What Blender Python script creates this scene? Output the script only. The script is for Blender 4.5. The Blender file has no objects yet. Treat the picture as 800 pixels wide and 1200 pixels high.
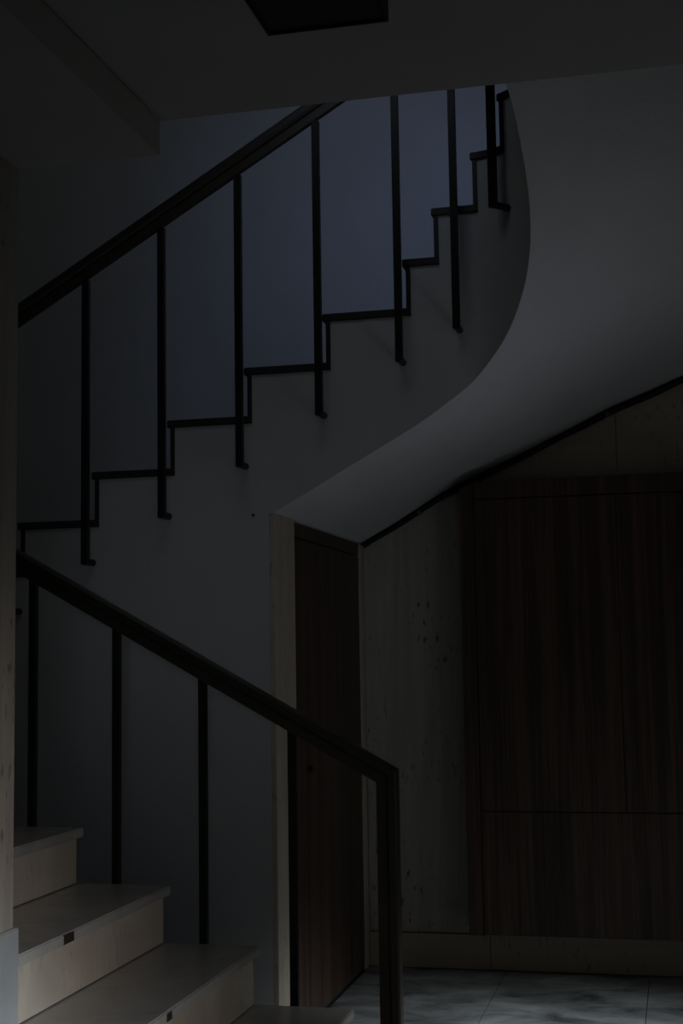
import bpy, bmesh, math
from mathutils import Vector, Matrix

scene = bpy.context.scene
COL = scene.collection
R = math.radians

# ------------------------------------------------------------------ camera
EYE = 1.35
cam_d = bpy.data.cameras.new('camera')
cam = bpy.data.objects.new('camera', cam_d); COL.objects.link(cam)
r = Vector((0.9725429, 0.23222294, -0.01525801))
u = Vector((0.03854599, -0.09607836, 0.99462714))
w = Vector((-0.22950928, 0.96790571, 0.10239159))
m = Matrix((r, u, -w)).transposed().to_4x4(); m.translation = Vector((0, 0, EYE))
cam.matrix_world = m
cam_d.sensor_fit = 'VERTICAL'; cam_d.sensor_height = 36.0; cam_d.sensor_width = 24.0
cam_d.lens = 36.0 * 1648.07 / 1200.0
cam_d.clip_start = 0.02
scene.camera = cam

# ------------------------------------------------------------------ world, lights, exposure
wd = bpy.data.worlds.new('world'); scene.world = wd; wd.use_nodes = True
wd.node_tree.nodes['Background'].inputs[0].default_value = (0.55, 0.7, 1.0, 1)
wd.node_tree.nodes['Background'].inputs[1].default_value = 0.004

def area(name, loc, aim, sx, sy, power, color, spread=180):
    d = bpy.data.lights.new(name, 'AREA'); d.shape = 'RECTANGLE'
    d.size = sx; d.size_y = sy; d.energy = power; d.color = color; d.spread = R(spread)
    o = bpy.data.objects.new(name, d); COL.objects.link(o); o.location = loc
    o.rotation_euler = (Vector(aim) - Vector(loc)).to_track_quat('-Z', 'Y').to_euler()
    return o
# daylight from the upstairs window, falling down the stairwell
area('daylight_upstairs_window', (-0.95, 3.12, 4.55), (-0.75, 6.2, 3.0), 1.4, 1.3, 2.0, (0.95, 1.0, 0.90))
area('sky_through_upstairs_window', (-0.96, 3.12, 4.9), (-0.95, 6.2, 3.2), 1.0, 0.8, 0.92, (0.44, 0.58, 1.0), 54)
# daylight through the street door in the right-hand wall of the lobby
area('daylight_street_door', (2.19, 0.95, 2.05), (-1.62, 2.84, 0.34), 0.7, 0.7, 2.1, (1.0, 0.93, 0.91), 29)
area('sky_through_street_door', (2.19, 1.3, 0.8), (-1.4, 2.80, 0.15), 0.3, 0.4, 1.6, (0.70, 0.90, 1.0), 20)
area('soft_daylight_street_door', (2.19, 1.5, 1.2), (-1.4, 2.4, 1.2), 1.2, 1.8, 0.45, (1.0, 0.97, 0.93))
# added fill lamps right of the stairwell, in an opening cut for them
area('stair_side_fill', (1.16, 3.9, 1.1), (-1.0, 4.5, 1.6), 1.2, 1.6, 1.1, (1.0, 0.97, 0.88))
area('floor_bounce_fill', (1.16, 4.3, 1.8), (-0.25, 4.80, 0.0), 0.7, 0.4, 5.2, (0.95, 1.0, 0.97), 44)  # added beam onto the floor, bouncing up to the soffit
area('soffit_up_fill', (1.16, 4.2, 0.3), (-0.5, 4.75, 2.3), 0.5, 0.4, 0.15, (0.85, 0.85, 1.0), 40)  # added upward fill on the soffit beside the well
# narrow fill lamp added behind the camera for the grey wall under the flight
area('grey_wall_fill', (0.6, -1.98, 1.6), (-1.6, 4.75, 1.6), 0.8, 0.8, 0.085, (0.8, 0.9, 1.0), 16)

scene.view_settings.view_transform = 'Standard'
scene.view_settings.look = 'None'
scene.view_settings.gamma = 1.0
scene.view_settings.use_curve_mapping = False
scene.view_settings.exposure = 0.0

# ------------------------------------------------------------------ materials
def new_mat(name):
    mt = bpy.data.materials.new(name); mt.use_nodes = True
    nt = mt.node_tree; b = nt.nodes['Principled BSDF']
    return mt, nt, b
def node(nt, t, **kw):
    n = nt.nodes.new(t)
    for k, v in kw.items(): setattr(n, k, v)
    return n
def coords(nt, scale=(1, 1, 1)):
    g = node(nt, 'ShaderNodeNewGeometry'); mp = node(nt, 'ShaderNodeMapping')
    mp.inputs['Scale'].default_value = scale
    nt.links.new(g.outputs['Position'], mp.inputs['Vector'])
    return mp.outputs['Vector']
def noise(nt, vec, scale, detail=4, rough=.55, dist=0):
    n = node(nt, 'ShaderNodeTexNoise')
    n.inputs['Scale'].default_value = scale; n.inputs['Detail'].default_value = detail
    n.inputs['Roughness'].default_value = rough; n.inputs['Distortion'].default_value = dist
    nt.links.new(vec, n.inputs['Vector']); return n.outputs['Fac']
def ramp(nt, fac, stops):
    c = node(nt, 'ShaderNodeValToRGB')
    while len(c.color_ramp.elements) < len(stops): c.color_ramp.elements.new(0.5)
    for e, (p, col) in zip(c.color_ramp.elements, stops):
        e.position = p; e.color = (*col, 1)
    nt.links.new(fac, c.inputs['Fac']); return c.outputs['Color']
def bump(nt, b, h, strength, dist=.01):
    n = node(nt, 'ShaderNodeBump'); n.inputs['Strength'].default_value = strength
    n.inputs['Distance'].default_value = dist
    nt.links.new(h, n.inputs['Height']); nt.links.new(n.outputs['Normal'], b.inputs['Normal'])
def mix(nt, a, bb, fac, mode='MULTIPLY'):
    n = node(nt, 'ShaderNodeMix', data_type='RGBA', blend_type=mode)
    if isinstance(fac, float): n.inputs['Factor'].default_value = fac
    else: nt.links.new(fac, n.inputs['Factor'])
    nt.links.new(a, n.inputs['A']); nt.links.new(bb, n.inputs['B']); return n.outputs['Result']

def plaster(name, col, bs=.25):
    mt, nt, b = new_mat(name)
    v = coords(nt)
    big = noise(nt, v, 1.7, 5, .6)
    c = ramp(nt, big, [(.3, tuple(x * .93 for x in col)), (.7, tuple(min(1, x * 1.05) for x in col))])
    nt.links.new(c, b.inputs['Base Color']); b.inputs['Roughness'].default_value = .85
    b.inputs['Specular IOR Level'].default_value = .25
    h = noise(nt, v, 75, 6, .65)
    bump(nt, b, h, bs, .006)
    return mt
def stone(name, lo, hi, stretch, scale, rough, pits=0.0, pit_col=(.12, .11, .095), spec=.5):
    mt, nt, b = new_mat(name)
    v = coords(nt, stretch)
    f = noise(nt, v, scale, 7, .62, .6)
    c = ramp(nt, f, [(.28, lo), (.72, hi)])
    if pits:
        pv = coords(nt, (1, 1, .35))
        pn = noise(nt, pv, 55, 3, .5)
        msk = ramp(nt, pn, [(.595, (0, 0, 0)), (.66, (1, 1, 1))])
        reg = ramp(nt, noise(nt, coords(nt), 3.0, 2), [(.42, (0, 0, 0)), (.6, (pits, pits, pits))])
        mm = mix(nt, msk, reg, 1.0)
        pc = node(nt, 'ShaderNodeRGB'); pc.outputs[0].default_value = (*pit_col, 1)
        sep = node(nt, 'ShaderNodeRGBToBW'); nt.links.new(mm, sep.inputs[0])
        c = mix(nt, c, pc.outputs[0], sep.outputs[0], 'MIX')
        bump(nt, b, sep.outputs[0], -.5, .004)
    nt.links.new(c, b.inputs['Base Color']); b.inputs['Roughness'].default_value = rough
    b.inputs['Specular IOR Level'].default_value = spec
    return mt
def veneer(name, dark, light, rough=.45):
    mt, nt, b = new_mat(name)
    v = coords(nt, (9, 9, .22))
    f = noise(nt, v, 2.6, 6, .7, .35)
    f2 = noise(nt, coords(nt, (60, 60, .6)), 2.0, 3, .6)
    c1 = ramp(nt, f, [(.38, dark), (.55, tuple((a + bb) / 2 for a, bb in zip(dark, light))), (.68, light)])
    c2 = ramp(nt, f2, [(.3, (.62, .62, .62)), (.7, (1, 1, 1))])
    nt.links.new(mix(nt, c1, c2, 1.0), b.inputs['Base Color'])
    b.inputs['Roughness'].default_value = rough; b.inputs['Specular IOR Level'].default_value = .3
    bump(nt, b, f2, .08, .003)
    return mt
def plain(name, col, rough, metal=0.0, spec=.5, var=.15):
    mt, nt, b = new_mat(name)
    f = noise(nt, coords(nt), 14, 5, .6)
    c = ramp(nt, f, [(.3, tuple(x * (1 - var) for x in col)), (.7, tuple(x * (1 + var) for x in col))])
    nt.links.new(c, b.inputs['Base Color'])
    b.inputs['Roughness'].default_value = rough; b.inputs['Metallic'].default_value = metal
    b.inputs['Specular IOR Level'].default_value = spec
    return mt

M = {}
M['plaster'] = plaster('grey_white_plaster', (.56, .57, .59), .35)
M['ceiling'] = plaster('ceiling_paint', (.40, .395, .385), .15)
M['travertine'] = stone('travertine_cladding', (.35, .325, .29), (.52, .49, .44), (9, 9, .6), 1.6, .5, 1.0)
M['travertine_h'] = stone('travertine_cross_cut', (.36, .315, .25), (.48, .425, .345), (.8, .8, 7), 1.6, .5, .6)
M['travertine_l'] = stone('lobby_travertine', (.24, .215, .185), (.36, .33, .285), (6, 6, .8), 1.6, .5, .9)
M['jamb'] = stone('pale_jamb_stone', (.45, .40, .33), (.58, .525, .45), (6, 6, .8), 1.6, .5, .5, (.2, .18, .15))
M['plinth'] = stone('pale_plinth_stone', (.25, .26, .265), (.34, .35, .355), (2, 2, 2), 2.0, .4, .3, (.3, .3, .3))
M['riser'] = stone('beige_riser_stone', (.46, .40, .33), (.62, .56, .48), (1.5, 1.5, 1.5), 2.4, .38, .4, (.22, .18, .14))
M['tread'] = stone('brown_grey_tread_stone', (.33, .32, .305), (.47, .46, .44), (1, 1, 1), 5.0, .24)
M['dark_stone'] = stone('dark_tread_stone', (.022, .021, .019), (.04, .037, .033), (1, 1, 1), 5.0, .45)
M['marble'] = stone('grey_marble_floor', (.05, .055, .062), (.40, .43, .465), (1, 1.6, 1), 3.4, .25)
M['grout'] = plain('floor_bed', (.03, .03, .03), .9)
M['veneer'] = veneer('dark_red_brown_veneer', (.050, .039, .033), (.165, .100, .075))
M['rail_wood'] = plain('black_brown_handrail', (.030, .025, .018), .38)
M['metal'] = plain('dark_bronze_metal', (.016, .0145, .011), .45, .2, .35)
M['rail_bronze'] = plain('bronze_rail_bar', (.045, .038, .026), .42, .2)
M['cable'] = plain('black_rubber', (.008, .009, .008), .5, 0, .3)
M['clip'] = plain('grey_clip_plastic', (.12, .12, .12), .5)
M['lamp'] = plain('black_lamp_metal', (.006, .005, .005), .5, 0, .2)
M['lamp_glass'] = plain('dark_unlit_diffuser', (.012, .010, .009), .35, 0, .3)
M['chip'] = plain('dark_stone_repair', (.025, .022, .02), .6)

# ------------------------------------------------------------------ mesh helpers
class MB:
    def __init__(s): s.v = []; s.f = []
    def add(s, vs, fs):
        o = len(s.v); s.v += [tuple(p) for p in vs]; s.f += [tuple(i + o for i in q) for q in fs]; return s
    def box(s, x0, x1, y0, y1, z0, z1):
        return s.add([(x0, y0, z0), (x1, y0, z0), (x1, y1, z0), (x0, y1, z0), (x0, y0, z1), (x1, y0, z1), (x1, y1, z1), (x0, y1, z1)],
                     [(0, 3, 2, 1), (4, 5, 6, 7), (0, 1, 5, 4), (1, 2, 6, 5), (2, 3, 7, 6), (3, 0, 4, 7)])
    def prism(s, a, b):
        n = len(a)
        return s.add(list(a) + list(b), [tuple(range(n))[::-1], tuple(range(n, 2 * n))] + [(i, (i + 1) % n, n + (i + 1) % n, n + i) for i in range(n)])
    def xz(s, pts, y0, y1):
        return s.prism([(x, y0, z) for x, z in pts], [(x, y1, z) for x, z in pts])
    def loft(s, rings, cap=True):
        n = len(rings[0]); vs = [p for q in rings for p in q]; fs = []
        for k in range(len(rings) - 1):
            for i in range(n):
                j = (i + 1) % n; fs.append((k * n + i, k * n + j, (k + 1) * n + j, (k + 1) * n + i))
        if cap:
            fs.append(tuple(range(n))[::-1]); fs.append(tuple((len(rings) - 1) * n + i for i in range(n)))
        return s.add(vs, fs)
    def tube(s, pts, rad, n=10):
        rings = []
        for i, p in enumerate(pts):
            p = Vector(p); a = Vector(pts[max(0, i - 1)]); b = Vector(pts[min(len(pts) - 1, i + 1)])
            t = (b - a).normalized(); up = Vector((0, 0, 1)) if abs(t.z) < .95 else Vector((1, 0, 0))
            e1 = t.cross(up).normalized(); e2 = e1.cross(t)
            rings.append([p + (e1 * math.cos(k * 2 * math.pi / n) + e2 * math.sin(k * 2 * math.pi / n)) * rad for k in range(n)])
        return s.loft(rings)
    def obj(s, name, mat, parent=None, bevel=0, merge=True):
        off = parent_world(parent) if parent else Vector((0, 0, 0))
        me = bpy.data.meshes.new(name)
        me.from_pydata([Vector(p) - off for p in s.v], [], s.f)
        bm = bmesh.new(); bm.from_mesh(me)
        if merge:
            bmesh.ops.remove_doubles(bm, verts=bm.verts, dist=1e-5)
            bmesh.ops.dissolve_degenerate(bm, edges=bm.edges, dist=1e-5)
        bmesh.ops.recalc_face_normals(bm, faces=bm.faces)
        if bevel:
            bmesh.ops.bevel(bm, geom=[e for e in bm.edges if e.is_manifold and e.calc_face_angle(0) > .6], offset=bevel, segments=2, affect='EDGES', clamp_overlap=True)
        bm.to_mesh(me); bm.free()
        me.polygons.foreach_set('use_smooth', [True] * len(me.polygons))
        me.set_sharp_from_angle(angle=R(32))
        me.materials.append(M[mat] if isinstance(mat, str) else mat)
        o = bpy.data.objects.new(name, me); COL.objects.link(o)
        if parent: o.parent = parent
        return o
def parent_world(o):
    v = Vector((0, 0, 0))
    while o: v = v + o.location; o = o.parent
    return v
def thing(name, label, cat, loc, group=None):
    o = bpy.data.objects.new(name, None); COL.objects.link(o); o.location = loc
    o.empty_display_size = .1
    o['label'] = label; o['category'] = cat
    if group: o['group'] = group
    return o
def tag(o, label, cat, group=None):
    o['label'] = label; o['category'] = cat
    if group: o['group'] = group
    return o
def struct(o, label, cat):
    o['kind'] = 'structure'; o['label'] = label; o['category'] = cat; return o
def hermite(pts, x):
    if x <= pts[0][0]:
        return pts[0][1] + (x - pts[0][0]) * (pts[1][1] - pts[0][1]) / (pts[1][0] - pts[0][0])
    if x >= pts[-1][0]:
        return pts[-1][1] + (x - pts[-1][0]) * (pts[-1][1] - pts[-2][1]) / (pts[-1][0] - pts[-2][0])
    def sl(i):
        a = pts[max(0, i - 1)]; b = pts[min(len(pts) - 1, i + 1)]
        return (b[1] - a[1]) / (b[0] - a[0])
    for i in range(len(pts) - 1):
        (x0, y0), (x1, y1) = pts[i], pts[i + 1]
        if x0 <= x <= x1:
            h = x1 - x0; t = (x - x0) / h
            return ((2*t**3 - 3*t*t + 1) * y0 + (t**3 - 2*t*t + t) * h * sl(i) + (-2*t**3 + 3*t*t) * y1 + (t**3 - t*t) * h * sl(i + 1))

# ------------------------------------------------------------------ dimensions (metres)
YW = 4.7523           # face of the wall and string under the rising rear flight
YT = 4.2498           # well-side end of the front flight's treads
YB = 6.20             # face of the rear wall cladding
YC = 3.0              # lobby ceiling edge
ZC = 2.604            # lobby ceiling height
RISE, GO = 0.175, 0.2918
XS = -1.3715          # side wall with the low door under the stair
XR = 1.15             # right wall of the stairwell
XC, RW = -0.67, 0.251 # rounded end of the well
XL = -1.489           # lobby left wall face

# inner (well side) path by arc length s, outer (wall side) path by length t
def inner(s, off=0.0):
    if s <= 0: return Vector((XC + s, YW - off, 0))
    a = s / RW; q = RW - off
    return Vector((XC + q * math.sin(a), YW - RW + q * math.cos(a), 0))
OB, OF, XO = 6.215, 3.03, XR - .012
def outer(t):
    if t <= XO: return Vector((t, OB, 0))
    d = t - XO
    if d <= OB - OF: return Vector((XO, OB - d, 0))
    return Vector((XO - (d - (OB - OF)), OF, 0))
deg = lambda a: a * math.pi / 180 * RW
z_in = [(-1.945, 1.146), (-.689, 1.868), (-.579, 1.926), (-.455, 1.996), (-.301, 2.080), (-.148, 2.168), (0, 2.272),
        (deg(10), 2.314), (deg(20), 2.362), (deg(30), 2.411), (deg(40), 2.466), (deg(50), 2.527), (deg(60), 2.589),
        (deg(70), 2.656), (deg(80), 2.730), (deg(90), 2.808), (deg(100), 2.893), (deg(110), 2.992), (deg(120), 3.105),
        (deg(130), 3.19), (deg(150), 3.31), (deg(180), 3.44)]
z_out = [(-2.616, 1.146), (-1.373, 1.862), (-1.234, 1.936), (-1.115, 2.008), (-.958, 2.098), (-.688, 2.215), (-.459, 2.318),
         (-.271, 2.408), (-.085, 2.481), (.062, 2.538), (.5, 2.68), (XR, 2.83), (XR + .8, 2.94), (XR + 1.7, 3.05),
         (XR + 2.45, 3.16), (XR + 3.2, 3.27), (XR + 5.2, 3.44)]
TH = 0.027
# riser lines of the rear flight: (s on the well side, t on the wall side)
RL = {i: (-2.3244 + GO * i - XC, -2.3244 + GO * i) for i in range(-1, 6)}
RL.update({6: (-.093, -.70), 7: (.049, -.34), 8: (.162, .50), 9: (.275, XR + .80), 10: (.388, XR + 1.67),
           11: (.50, XR + 2.45), 12: (.61, XR + 3.185 + .5), 13: (.788, XR + 3.185 + 1.80)})
ZU = lambda i: 1.8594 + RISE * i + (.012 if i == 7 else .024 if i >= 8 else 0)
def line_at(i, fr):
    (s0, t0), (s1, t1) = RL[i], RL[i + 1]
    return s0 + (s1 - s0) * fr, t0 + (t1 - t0) * fr

# ------------------------------------------------------------------ the setting
fl = struct(MB().box(-1.7, 2.3, -2.1, 6.4, -.12, -.012).obj('floor', 'grout'), 'dark grey marble slab floor of the entrance hall', 'floor')
tile = None
for i, x in enumerate([-1.37 + .6 * k for k in range(6)]):
    for j in range(-1, 9):
        y = YB - .30 - .9 * j - (.45 if i % 2 else 0)
        y0, y1 = max(y - .598, -2.0), min(y + .298, YB)
        if y1 - y0 < .05: continue
        MB().box(x, min(x + .597, 2.2), y0, y1, -.012, .0).obj('floor_tile', 'marble', fl)

wb = struct(MB().box(-4.4, XR + .2, 6.222, 6.42, 0, 6.4).obj('wall_back', 'plaster'), 'rear plaster wall of the stairwell with stone cladding below the soffit', 'wall')
zo = lambda x: hermite(z_out, x) - .004
def slab_top(xs): return [(x, zo(x)) for x in xs]
def clad(x0, x1, z0, mat):
    n = 8; xs = [x1 + (x0 - x1) * k / n for k in range(n + 1)]
    MB().xz([(x0, z0), (x1, z0)] + slab_top(xs), YB, 6.2215).obj('travertine_slab', mat, wb)
clad(XS + .002, -.882, .15, 'travertine')
clad(-.879, -.233, 1.98, 'travertine_h')
clad(-.230, .56, 1.98, 'travertine_h')
clad(.563, XR - .01, .15, 'travertine')
bb = struct(MB().box(XS + .003, XR - .01, 6.19, 6.2215, .0, .146).obj('baseboard_back', 'grout'), 'low stone skirting along the rear wall', 'baseboard')
for x0, x1 in ((XS + .003, -.839), (-.836, .10), (.103, XR - .01)):
    MB().box(x0, x1, 6.184, 6.19, .003, .148).obj('skirting_slab', 'travertine_h', bb)

# wall below the rear flight (well side), continuous with its string
n = 14
tops = [(XS - .019 - k * (1.225 / n), hermite(z_in, XS - .019 - k * (1.225 / n) - XC)) for k in range(n + 1)]
wm = struct(MB().xz([(-4.2, 0), (XS - .019, 0)] + tops + [(-4.2, 1.146)], YW, YW + .12).obj('wall_middle', 'plaster'),
            'grey plaster wall under the rising rear flight, behind the lower railing', 'wall')
# side wall with stone jamb and low veneer door
ws = struct(MB().box(XS - .14, XS - .03, YW + .12, 6.22, 0, 1.76).obj('wall_side', 'plaster'), 'short side wall under the stair holding the low door', 'wall')
MB().box(XS - .019, XS, YW, 5.022, 0, 1.860).obj('stone_jamb', 'jamb', ws, .002)
MB().box(XS - .019, XS, 6.115, 6.199, 0, 1.850).obj('stone_jamb', 'jamb', ws, .002)
d1 = thing('door_1', 'low dark veneer door under the stair beside the stone jamb', 'door', (XS, 5.57, 0)); d1['kind'] = 'structure'
MB().box(XS - .028, XS - .004, 5.026, 6.112, .008, 1.793).obj('door_leaf', 'veneer', d1, .002)
MB().box(XS - .028, XS - .004, 5.026, 6.112, 1.799, 1.850).obj('header_panel', 'veneer', d1, .002)
lk = MB().tube([(XS - .006, 5.216, .93), (XS + .006, 5.216, .93)], .013, 14).obj('lock', 'metal', d1)

# lobby left wall (its end stands by the front flight), plinth, bulkhead, ceiling
wl = struct(MB().box(XL - .2, XL - .02, -2.0, YC - .005, 0, 2.9).obj('wall_left', 'plaster'), 'stone clad left wall ending beside the front flight', 'wall')
ys = [-2.0, -.9, .2, 1.3, 2.3, YC]
for a, b in zip(ys[:-1], ys[1:]):
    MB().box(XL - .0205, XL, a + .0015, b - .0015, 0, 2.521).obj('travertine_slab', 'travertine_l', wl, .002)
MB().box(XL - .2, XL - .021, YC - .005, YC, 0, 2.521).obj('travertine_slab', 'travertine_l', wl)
bl = struct(MB().box(XL - .05, XL + .012, -2.0, YC + .004, 0, .752).obj('baseboard_left', 'plinth', None, .003), 'pale stone plinth along the foot of the left wall', 'baseboard')
struct(MB().box(-4.2, XL - .2, YC - .2, YC, 0, 2.9).obj('wall_flight_side', 'plaster'), 'plaster wall closing the near side of the front flight', 'wall')
struct(MB().box(XL - .2, -1.134, -2.2, YC, ZC + .011, ZC + .3).box(-1.1305, 2.4, -2.2, YC, ZC, ZC + .3).box(-1.134, -1.1305, YC - .07, YC, ZC, ZC + .3).obj('ceiling', 'ceiling'), 'flat painted lobby ceiling ending at the stairwell', 'ceiling')
struct(MB().box(XL - .2, -1.134, -2.0, YC, 2.521, ZC + .01).obj('trim_1', 'ceiling', None), 'shallow dropped bulkhead along the left side of the ceiling', 'bulkhead')

# unseen shell: right and front walls with their door openings, upper stairwell
struct(MB().box(2.2, 2.35, -2.0, .9, 0, 2.62).box(2.2, 2.35, 2.2, YC, 0, 2.62).box(2.2, 2.35, .9, 2.2, 2.35, 2.62).box(XR, 2.35, YC, YC + .15, 0, 2.62).obj('wall_right', 'plaster'), 'right lobby wall with the street door opening', 'wall')
struct(MB().box(XR, XR + .15, YC + .15, 3.25, 0, 2.15).box(XR, XR + .15, 4.85, 6.4, 0, 2.15).box(XR, XR + .15, YC + .15, 6.4, 2.15, 6.4).obj('wall_stair_right', 'plaster'), 'plaster wall on the right of the stairwell with an opening added for lamps', 'wall')  # unseen wall; its opening is made for the added side fill lamps
struct(MB().box(-1.7, -.5, -2.15, -2.0, 0, 2.62).box(1.6, 2.35, -2.15, -2.0, 0, 2.62).box(-.5, 1.6, -2.15, -2.0, 2.25, 2.62).obj('wall_front', 'plaster'), 'front lobby wall with the glazed entrance opening', 'wall')
struct(MB().box(-4.4, -4.2, 2.8, 6.42, 0, 6.4).obj('wall_stair_left', 'plaster'), 'plaster wall closing the far left of the stairwell', 'wall')
struct(MB().box(-4.2, -1.75, YC - .15, YC, 2.9, 6.4).box(-.15, XR, YC - .15, YC, 2.9, 6.4).box(-1.75, -.15, YC - .15, YC, 2.9, 3.85).box(-1.75, -.15, YC - .15, YC, 5.3, 6.4).obj('wall_upper_front', 'plaster'), 'upper stairwell wall with the window opening', 'wall')
struct(MB().box(-4.4, XR + .15, 2.8, 6.42, 6.4, 6.55).obj('ceiling_stairwell', 'ceiling'), 'ceiling at the head of the stairwell', 'ceiling')
struct(MB().box(-4.2, -3.035, YC, YW, 1.32, 1.515).box(-4.2, -2.62, YW, 6.22, 1.32, 1.507).obj('floor_half_landing', 'tread'), 'half landing between the two flights', 'landing')

# ------------------------------------------------------------------ rear flight
uf = thing('rear_stair_flight', 'grey plastered stair flight curving up over the low door, seen from below', 'staircase', (-1.4, 5.4, hermite(z_in, -.75)))
rings = []
def ring(s, t, zt):
    a = inner(s); b = outer(t)
    za, zb = hermite(z_in, s), hermite(z_out, t)
    return [(a.x, a.y, za), (a.x, a.y, zt), (b.x, b.y, zt), (b.x, b.y, zb)]
for i in range(-1, 13):
    nsub = 4 if i < 5 else 12
    for k in range(nsub + 1):
        s, t = line_at(i, k / nsub)
        rings.append(ring(s, t, ZU(i) - TH))
MB().loft(rings).obj('flight_body', 'plaster', uf)
for i in range(-1, 13):
    nsub = 1 if i < 5 else 8
    s0, t0 = RL[i]; s1, t1 = RL[i + 1]
    if i < 6: n0 = (s0 - .028, t0 - .028)
    else: n0 = (s0 - .024, t0 - .05)
    st = [n0] + [line_at(i, k / nsub) for k in range(1, nsub + 1)]
    if i >= 5: st.insert(1, (s0, t0))
    rg = []
    for s, t in st:
        a = inner(s, .010); b = outer(t)
        if b.y > 6.2: b.y = 6.212
        rg.append([(a.x, a.y, ZU(i) - TH), (b.x, b.y, ZU(i) - TH), (b.x, b.y, ZU(i)), (a.x, a.y, ZU(i))])
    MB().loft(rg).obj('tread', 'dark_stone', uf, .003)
    rg = []
    for ds, dt in ((-.016, -.02), (0, 0)):
        a = inner(s0 + ds, .005); b = outer(t0 + dt)
        zb = ZU(i - 1) if i > -1 else 1.508
        rg.append([(a.x, a.y, zb), (b.x, b.y, zb), (b.x, b.y, ZU(i) - TH), (a.x, a.y, ZU(i) - TH)])
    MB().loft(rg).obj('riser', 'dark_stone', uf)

# ------------------------------------------------------------------ front flight
X0, Z0 = -.9919, .2965
lf = thing('front_stair_flight', 'straight stone stair flight with pale risers rising beside the left wall', 'staircase', (-1.6, 3.6, 0))
XN = lambda i: X0 - GO * i
ZN = lambda i: Z0 + RISE * i
prof = [(XN(-1) - .04, 0)]
for i in range(-1, 7):
    prof += [(XN(i) - .038, ZN(i) - .03), (XN(i + 1) - .038, ZN(i) - .03)]
prof += [(XN(7) - .038, .9), (XN(2), 0)]
MB().xz(prof, YC + .002, YT - .03).obj('flight_body', 'plaster', lf)
for i in range(-1, 7):
    xe = XN(i + 1) - .038 if i < 6 else XN(7) + .0
    t = MB().box(xe, XN(i), YC + .006, YT, ZN(i) - .03, ZN(i)).obj('tread', 'tread', lf, .004)
    zb = ZN(i - 1) if i > -1 else 0.001
    MB().box(XN(i) - .038, XN(i) - .018, YC + .006, YT - .018, zb + .0035, ZN(i) - .0305).obj('riser', 'riser', lf, .001)
    if i == 1:
        MB().box(XN(i) - .006, XN(i) + .0012, 3.432, 3.468, ZN(i) - .026, ZN(i) - .006).obj('stone_repair', 'chip', t)
    if i == 2:
        MB().box(XN(i) - .006, XN(i) + .0012, 3.460, 3.522, ZN(i) - .027, ZN(i) - .003).obj('stone_repair', 'chip', t)

# ------------------------------------------------------------------ railings
def sweep(path, sides, prof):
    """path points follow the top/outer edge; prof = (side, up) polygon; mitred corners"""
    rings = []
    for k, p in enumerate(path):
        p = Vector(p); sd = Vector(sides[k])
        ups = []
        if k > 0: ups.append(sd.cross((p - Vector(path[k - 1])).normalized()))
        if k < len(path) - 1: ups.append(sd.cross((Vector(path[k + 1]) - p).normalized()))
        up = sum(ups, Vector()).normalized()
        sc = 1 / max(.3, up.dot(ups[0].normalized()))
        rings.append([p + sd * a + up * b * sc for a, b in prof])
    return MB().loft(rings)
CAP = [(-.022, 0), (-.026, -.006), (-.026, -.026), (-.018, -.034), (.018, -.034), (.026, -.026), (.026, -.006), (.022, 0)]
BAR = [(-.012, -.036), (-.012, -.066), (.012, -.066), (.012, -.036)]
YR = YT + .06
lr = thing('lower_railing', 'dark railing of the front flight with handrail mitred down into an end post', 'railing', (-.89, YR, 0))
zt = lambda x: 1.002 + (-.857 - x) * .5625
path = [(-3.0, YR, zt(-3.0)), (-.857, YR, 1.002), (-.857, YR, .001)]
sd = [(0, 1, 0)] * 3
# side x tangent must point up and outwards
sd = [(0, -1, 0)] * 3 if Vector((0, 1, 0)).cross(Vector((1, 0, -.5))).z < 0 else sd
sweep(path, sd, CAP).obj('handrail', 'rail_wood', lr)
sweep(path, sd, BAR).obj('rail_bar', 'rail_bronze', lr)
H = .0125
for x in (-2.667, -2.371, -2.076, -1.781, -1.487, -1.193):
    i = math.floor((X0 - x) / GO)
    foot = ZN(i) - .155
    b = MB().xz([(x - H, foot), (x + H, foot), (x + H, zt(x + H) - .074), (x - H, zt(x - H) - .074)], YR - H, YR + H).obj('baluster', 'metal', lr, .002)
    MB().tube([(x, YR, foot + .012), (x, YT - .029, foot + .012)], .011, 12).obj('foot_bracket', 'metal', b)

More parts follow.
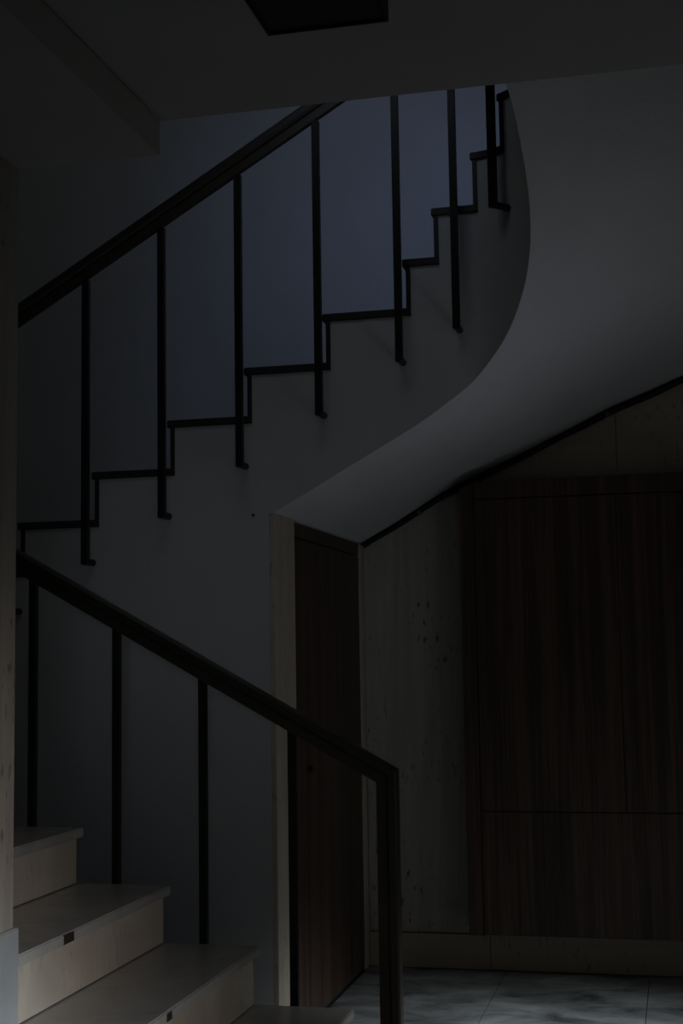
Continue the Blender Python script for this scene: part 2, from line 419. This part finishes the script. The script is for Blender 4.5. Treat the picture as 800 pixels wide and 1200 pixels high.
OFF = .072
YU = YW - OFF
ur = thing('upper_railing', 'dark railing fixed to the face of the rear flight above the low door', 'railing', (-1.4, YU, 2.0))
zu = lambda x: 2.662 + (x + 2.313) * .5845
pth = []; sds = []
for x in (-3.0, -2.0, -1.2, XC - .02):
    pth.append((x, YU, zu(x))); sds.append((0, -1, 0))
for a in range(6, 103, 8):
    s = deg(a); q = inner(s, OFF); an = R(a)
    pth.append((q.x, q.y, zu(XC) + s * 1.25)); sds.append((-math.sin(an), -math.cos(an), 0))
fx = 1 if Vector((0, -1, 0)).cross(Vector((1, 0, .58))).z > 0 else -1
sds = [tuple(c * fx for c in v) for v in sds]
sweep(pth, sds, CAP).obj('handrail', 'rail_wood', ur)
sweep(pth, sds, BAR).obj('rail_bar', 'rail_bronze', ur)
def ubal(s, foot, top):
    q = inner(s, OFF); an = max(0, s / RW)
    tx = Vector((math.cos(an), -math.sin(an), 0)) * H; ny = Vector((math.sin(an), math.cos(an), 0)) * H
    c = Vector((q.x, q.y, 0))
    ring0 = [c - tx - ny, c + tx - ny, c + tx + ny, c - tx + ny]
    b = MB().prism([v + Vector((0, 0, foot)) for v in ring0], [v + Vector((0, 0, top)) for v in ring0]).obj('baluster', 'metal', ur, .002)
    e = inner(s, .002)
    MB().tube([(q.x, q.y, foot + .011), (e.x, e.y, foot + .011)], .0125, 14).obj('foot_bracket', 'metal', b)
for x, ft in ((-2.635, 1.352), (-2.346, 1.522), (-2.056, 1.692), (-1.764, 1.850), (-1.474, 2.018), (-1.184, 2.185), (-.897, 2.356), (-.696, 2.458)):
    ubal(x - XC, ft, zu(x) - .078)
ubal(deg(40), 2.858, zu(XC) + deg(40) * 1.25 - .072)

# ------------------------------------------------------------------ cupboard on the rear wall
YP = 6.0
cb = thing('meter_cupboard', 'wide dark wood veneer cupboard built against the rear stone wall', 'cupboard', (-.23, 6.1, .18))
xr_c = .436
MB().box(-.890, xr_c - .005, YP + .024, 6.183, .185, 2.06).obj('carcass', 'veneer', cb)
MB().xz([(-.900, .18), (-.840, .18), (-.840, 2.092), (-.900, 2.062)], YP, YP + .022).obj('stile', 'veneer', cb, .0015)
MB().box(.376, xr_c, YP, YP + .022, .18, 2.016).obj('stile', 'veneer', cb, .0015)
MB().xz([(-.8385, 2.018), (xr_c, 2.018), (xr_c, 2.100), (-.8385, 2.092)], YP, YP + .022).obj('top_rail', 'veneer', cb, .0015)
MB().box(-.836, -.2385, YP + .002, YP + .022, .694, 2.013).obj('door', 'veneer', cb, .0015)
MB().box(-.2355, .372, YP + .002, YP + .022, .694, 2.013).obj('door', 'veneer', cb, .0015)
MB().box(-.836, .372, YP + .002, YP + .022, .184, .690).obj('flap', 'veneer', cb, .0015)

# ------------------------------------------------------------------ cable, lamp, small fittings
cab = thing('power_cable', 'black cable clipped along the joint of soffit and stone wall', 'cable', (-1.3, YB, 1.85))
pts = []
for k in range(61):
    x = XS + .004 + k * (XR - .02 - XS) / 60
    wob = .005 * math.sin(x * 9) + .003 * math.sin(x * 23)
    pts.append((x, YB - .016, hermite(z_out, x) - .019 + wob * .6))
MB().tube(pts, .0135, 10).obj('cable_run', 'cable', cab)
for x in (-1.110, -.268, .55):
    z = hermite(z_out, x) - .019
    MB().tube([(x - .006, YB - .0165, z - .004), (x + .006, YB - .0165, z + .003)], .0155, 14).obj('cable_clip', 'clip', cab)

lp = thing('ceiling_lamp', 'small black square box lamp hanging under the lobby ceiling', 'lamp', (-.5915, 2.327, ZC))
a, b_, c, d, zb = -.707, -.476, 2.212, 2.444, 2.514
MB().box(a, b_, c, c + .006, zb, ZC).box(a, b_, d - .006, d, zb, ZC).box(a, a + .006, c + .006, d - .006, zb, ZC).box(b_ - .006, b_, c + .006, d - .006, zb, ZC).obj('housing', 'lamp', lp, 0, False)
MB().box(a + .006, b_ - .006, c + .006, d - .006, zb + .004, zb + .012).obj('diffuser', 'lamp_glass', lp)

tag(MB().tube([(-1.447, YW + .001, 1.853), (-1.447, YW - .012, 1.853), (-1.444, YW - .016, 1.853)], .0045, 8).obj('wall_nail', 'metal'), 'tiny dark nail in the grey wall near the stone jamb', 'nail')
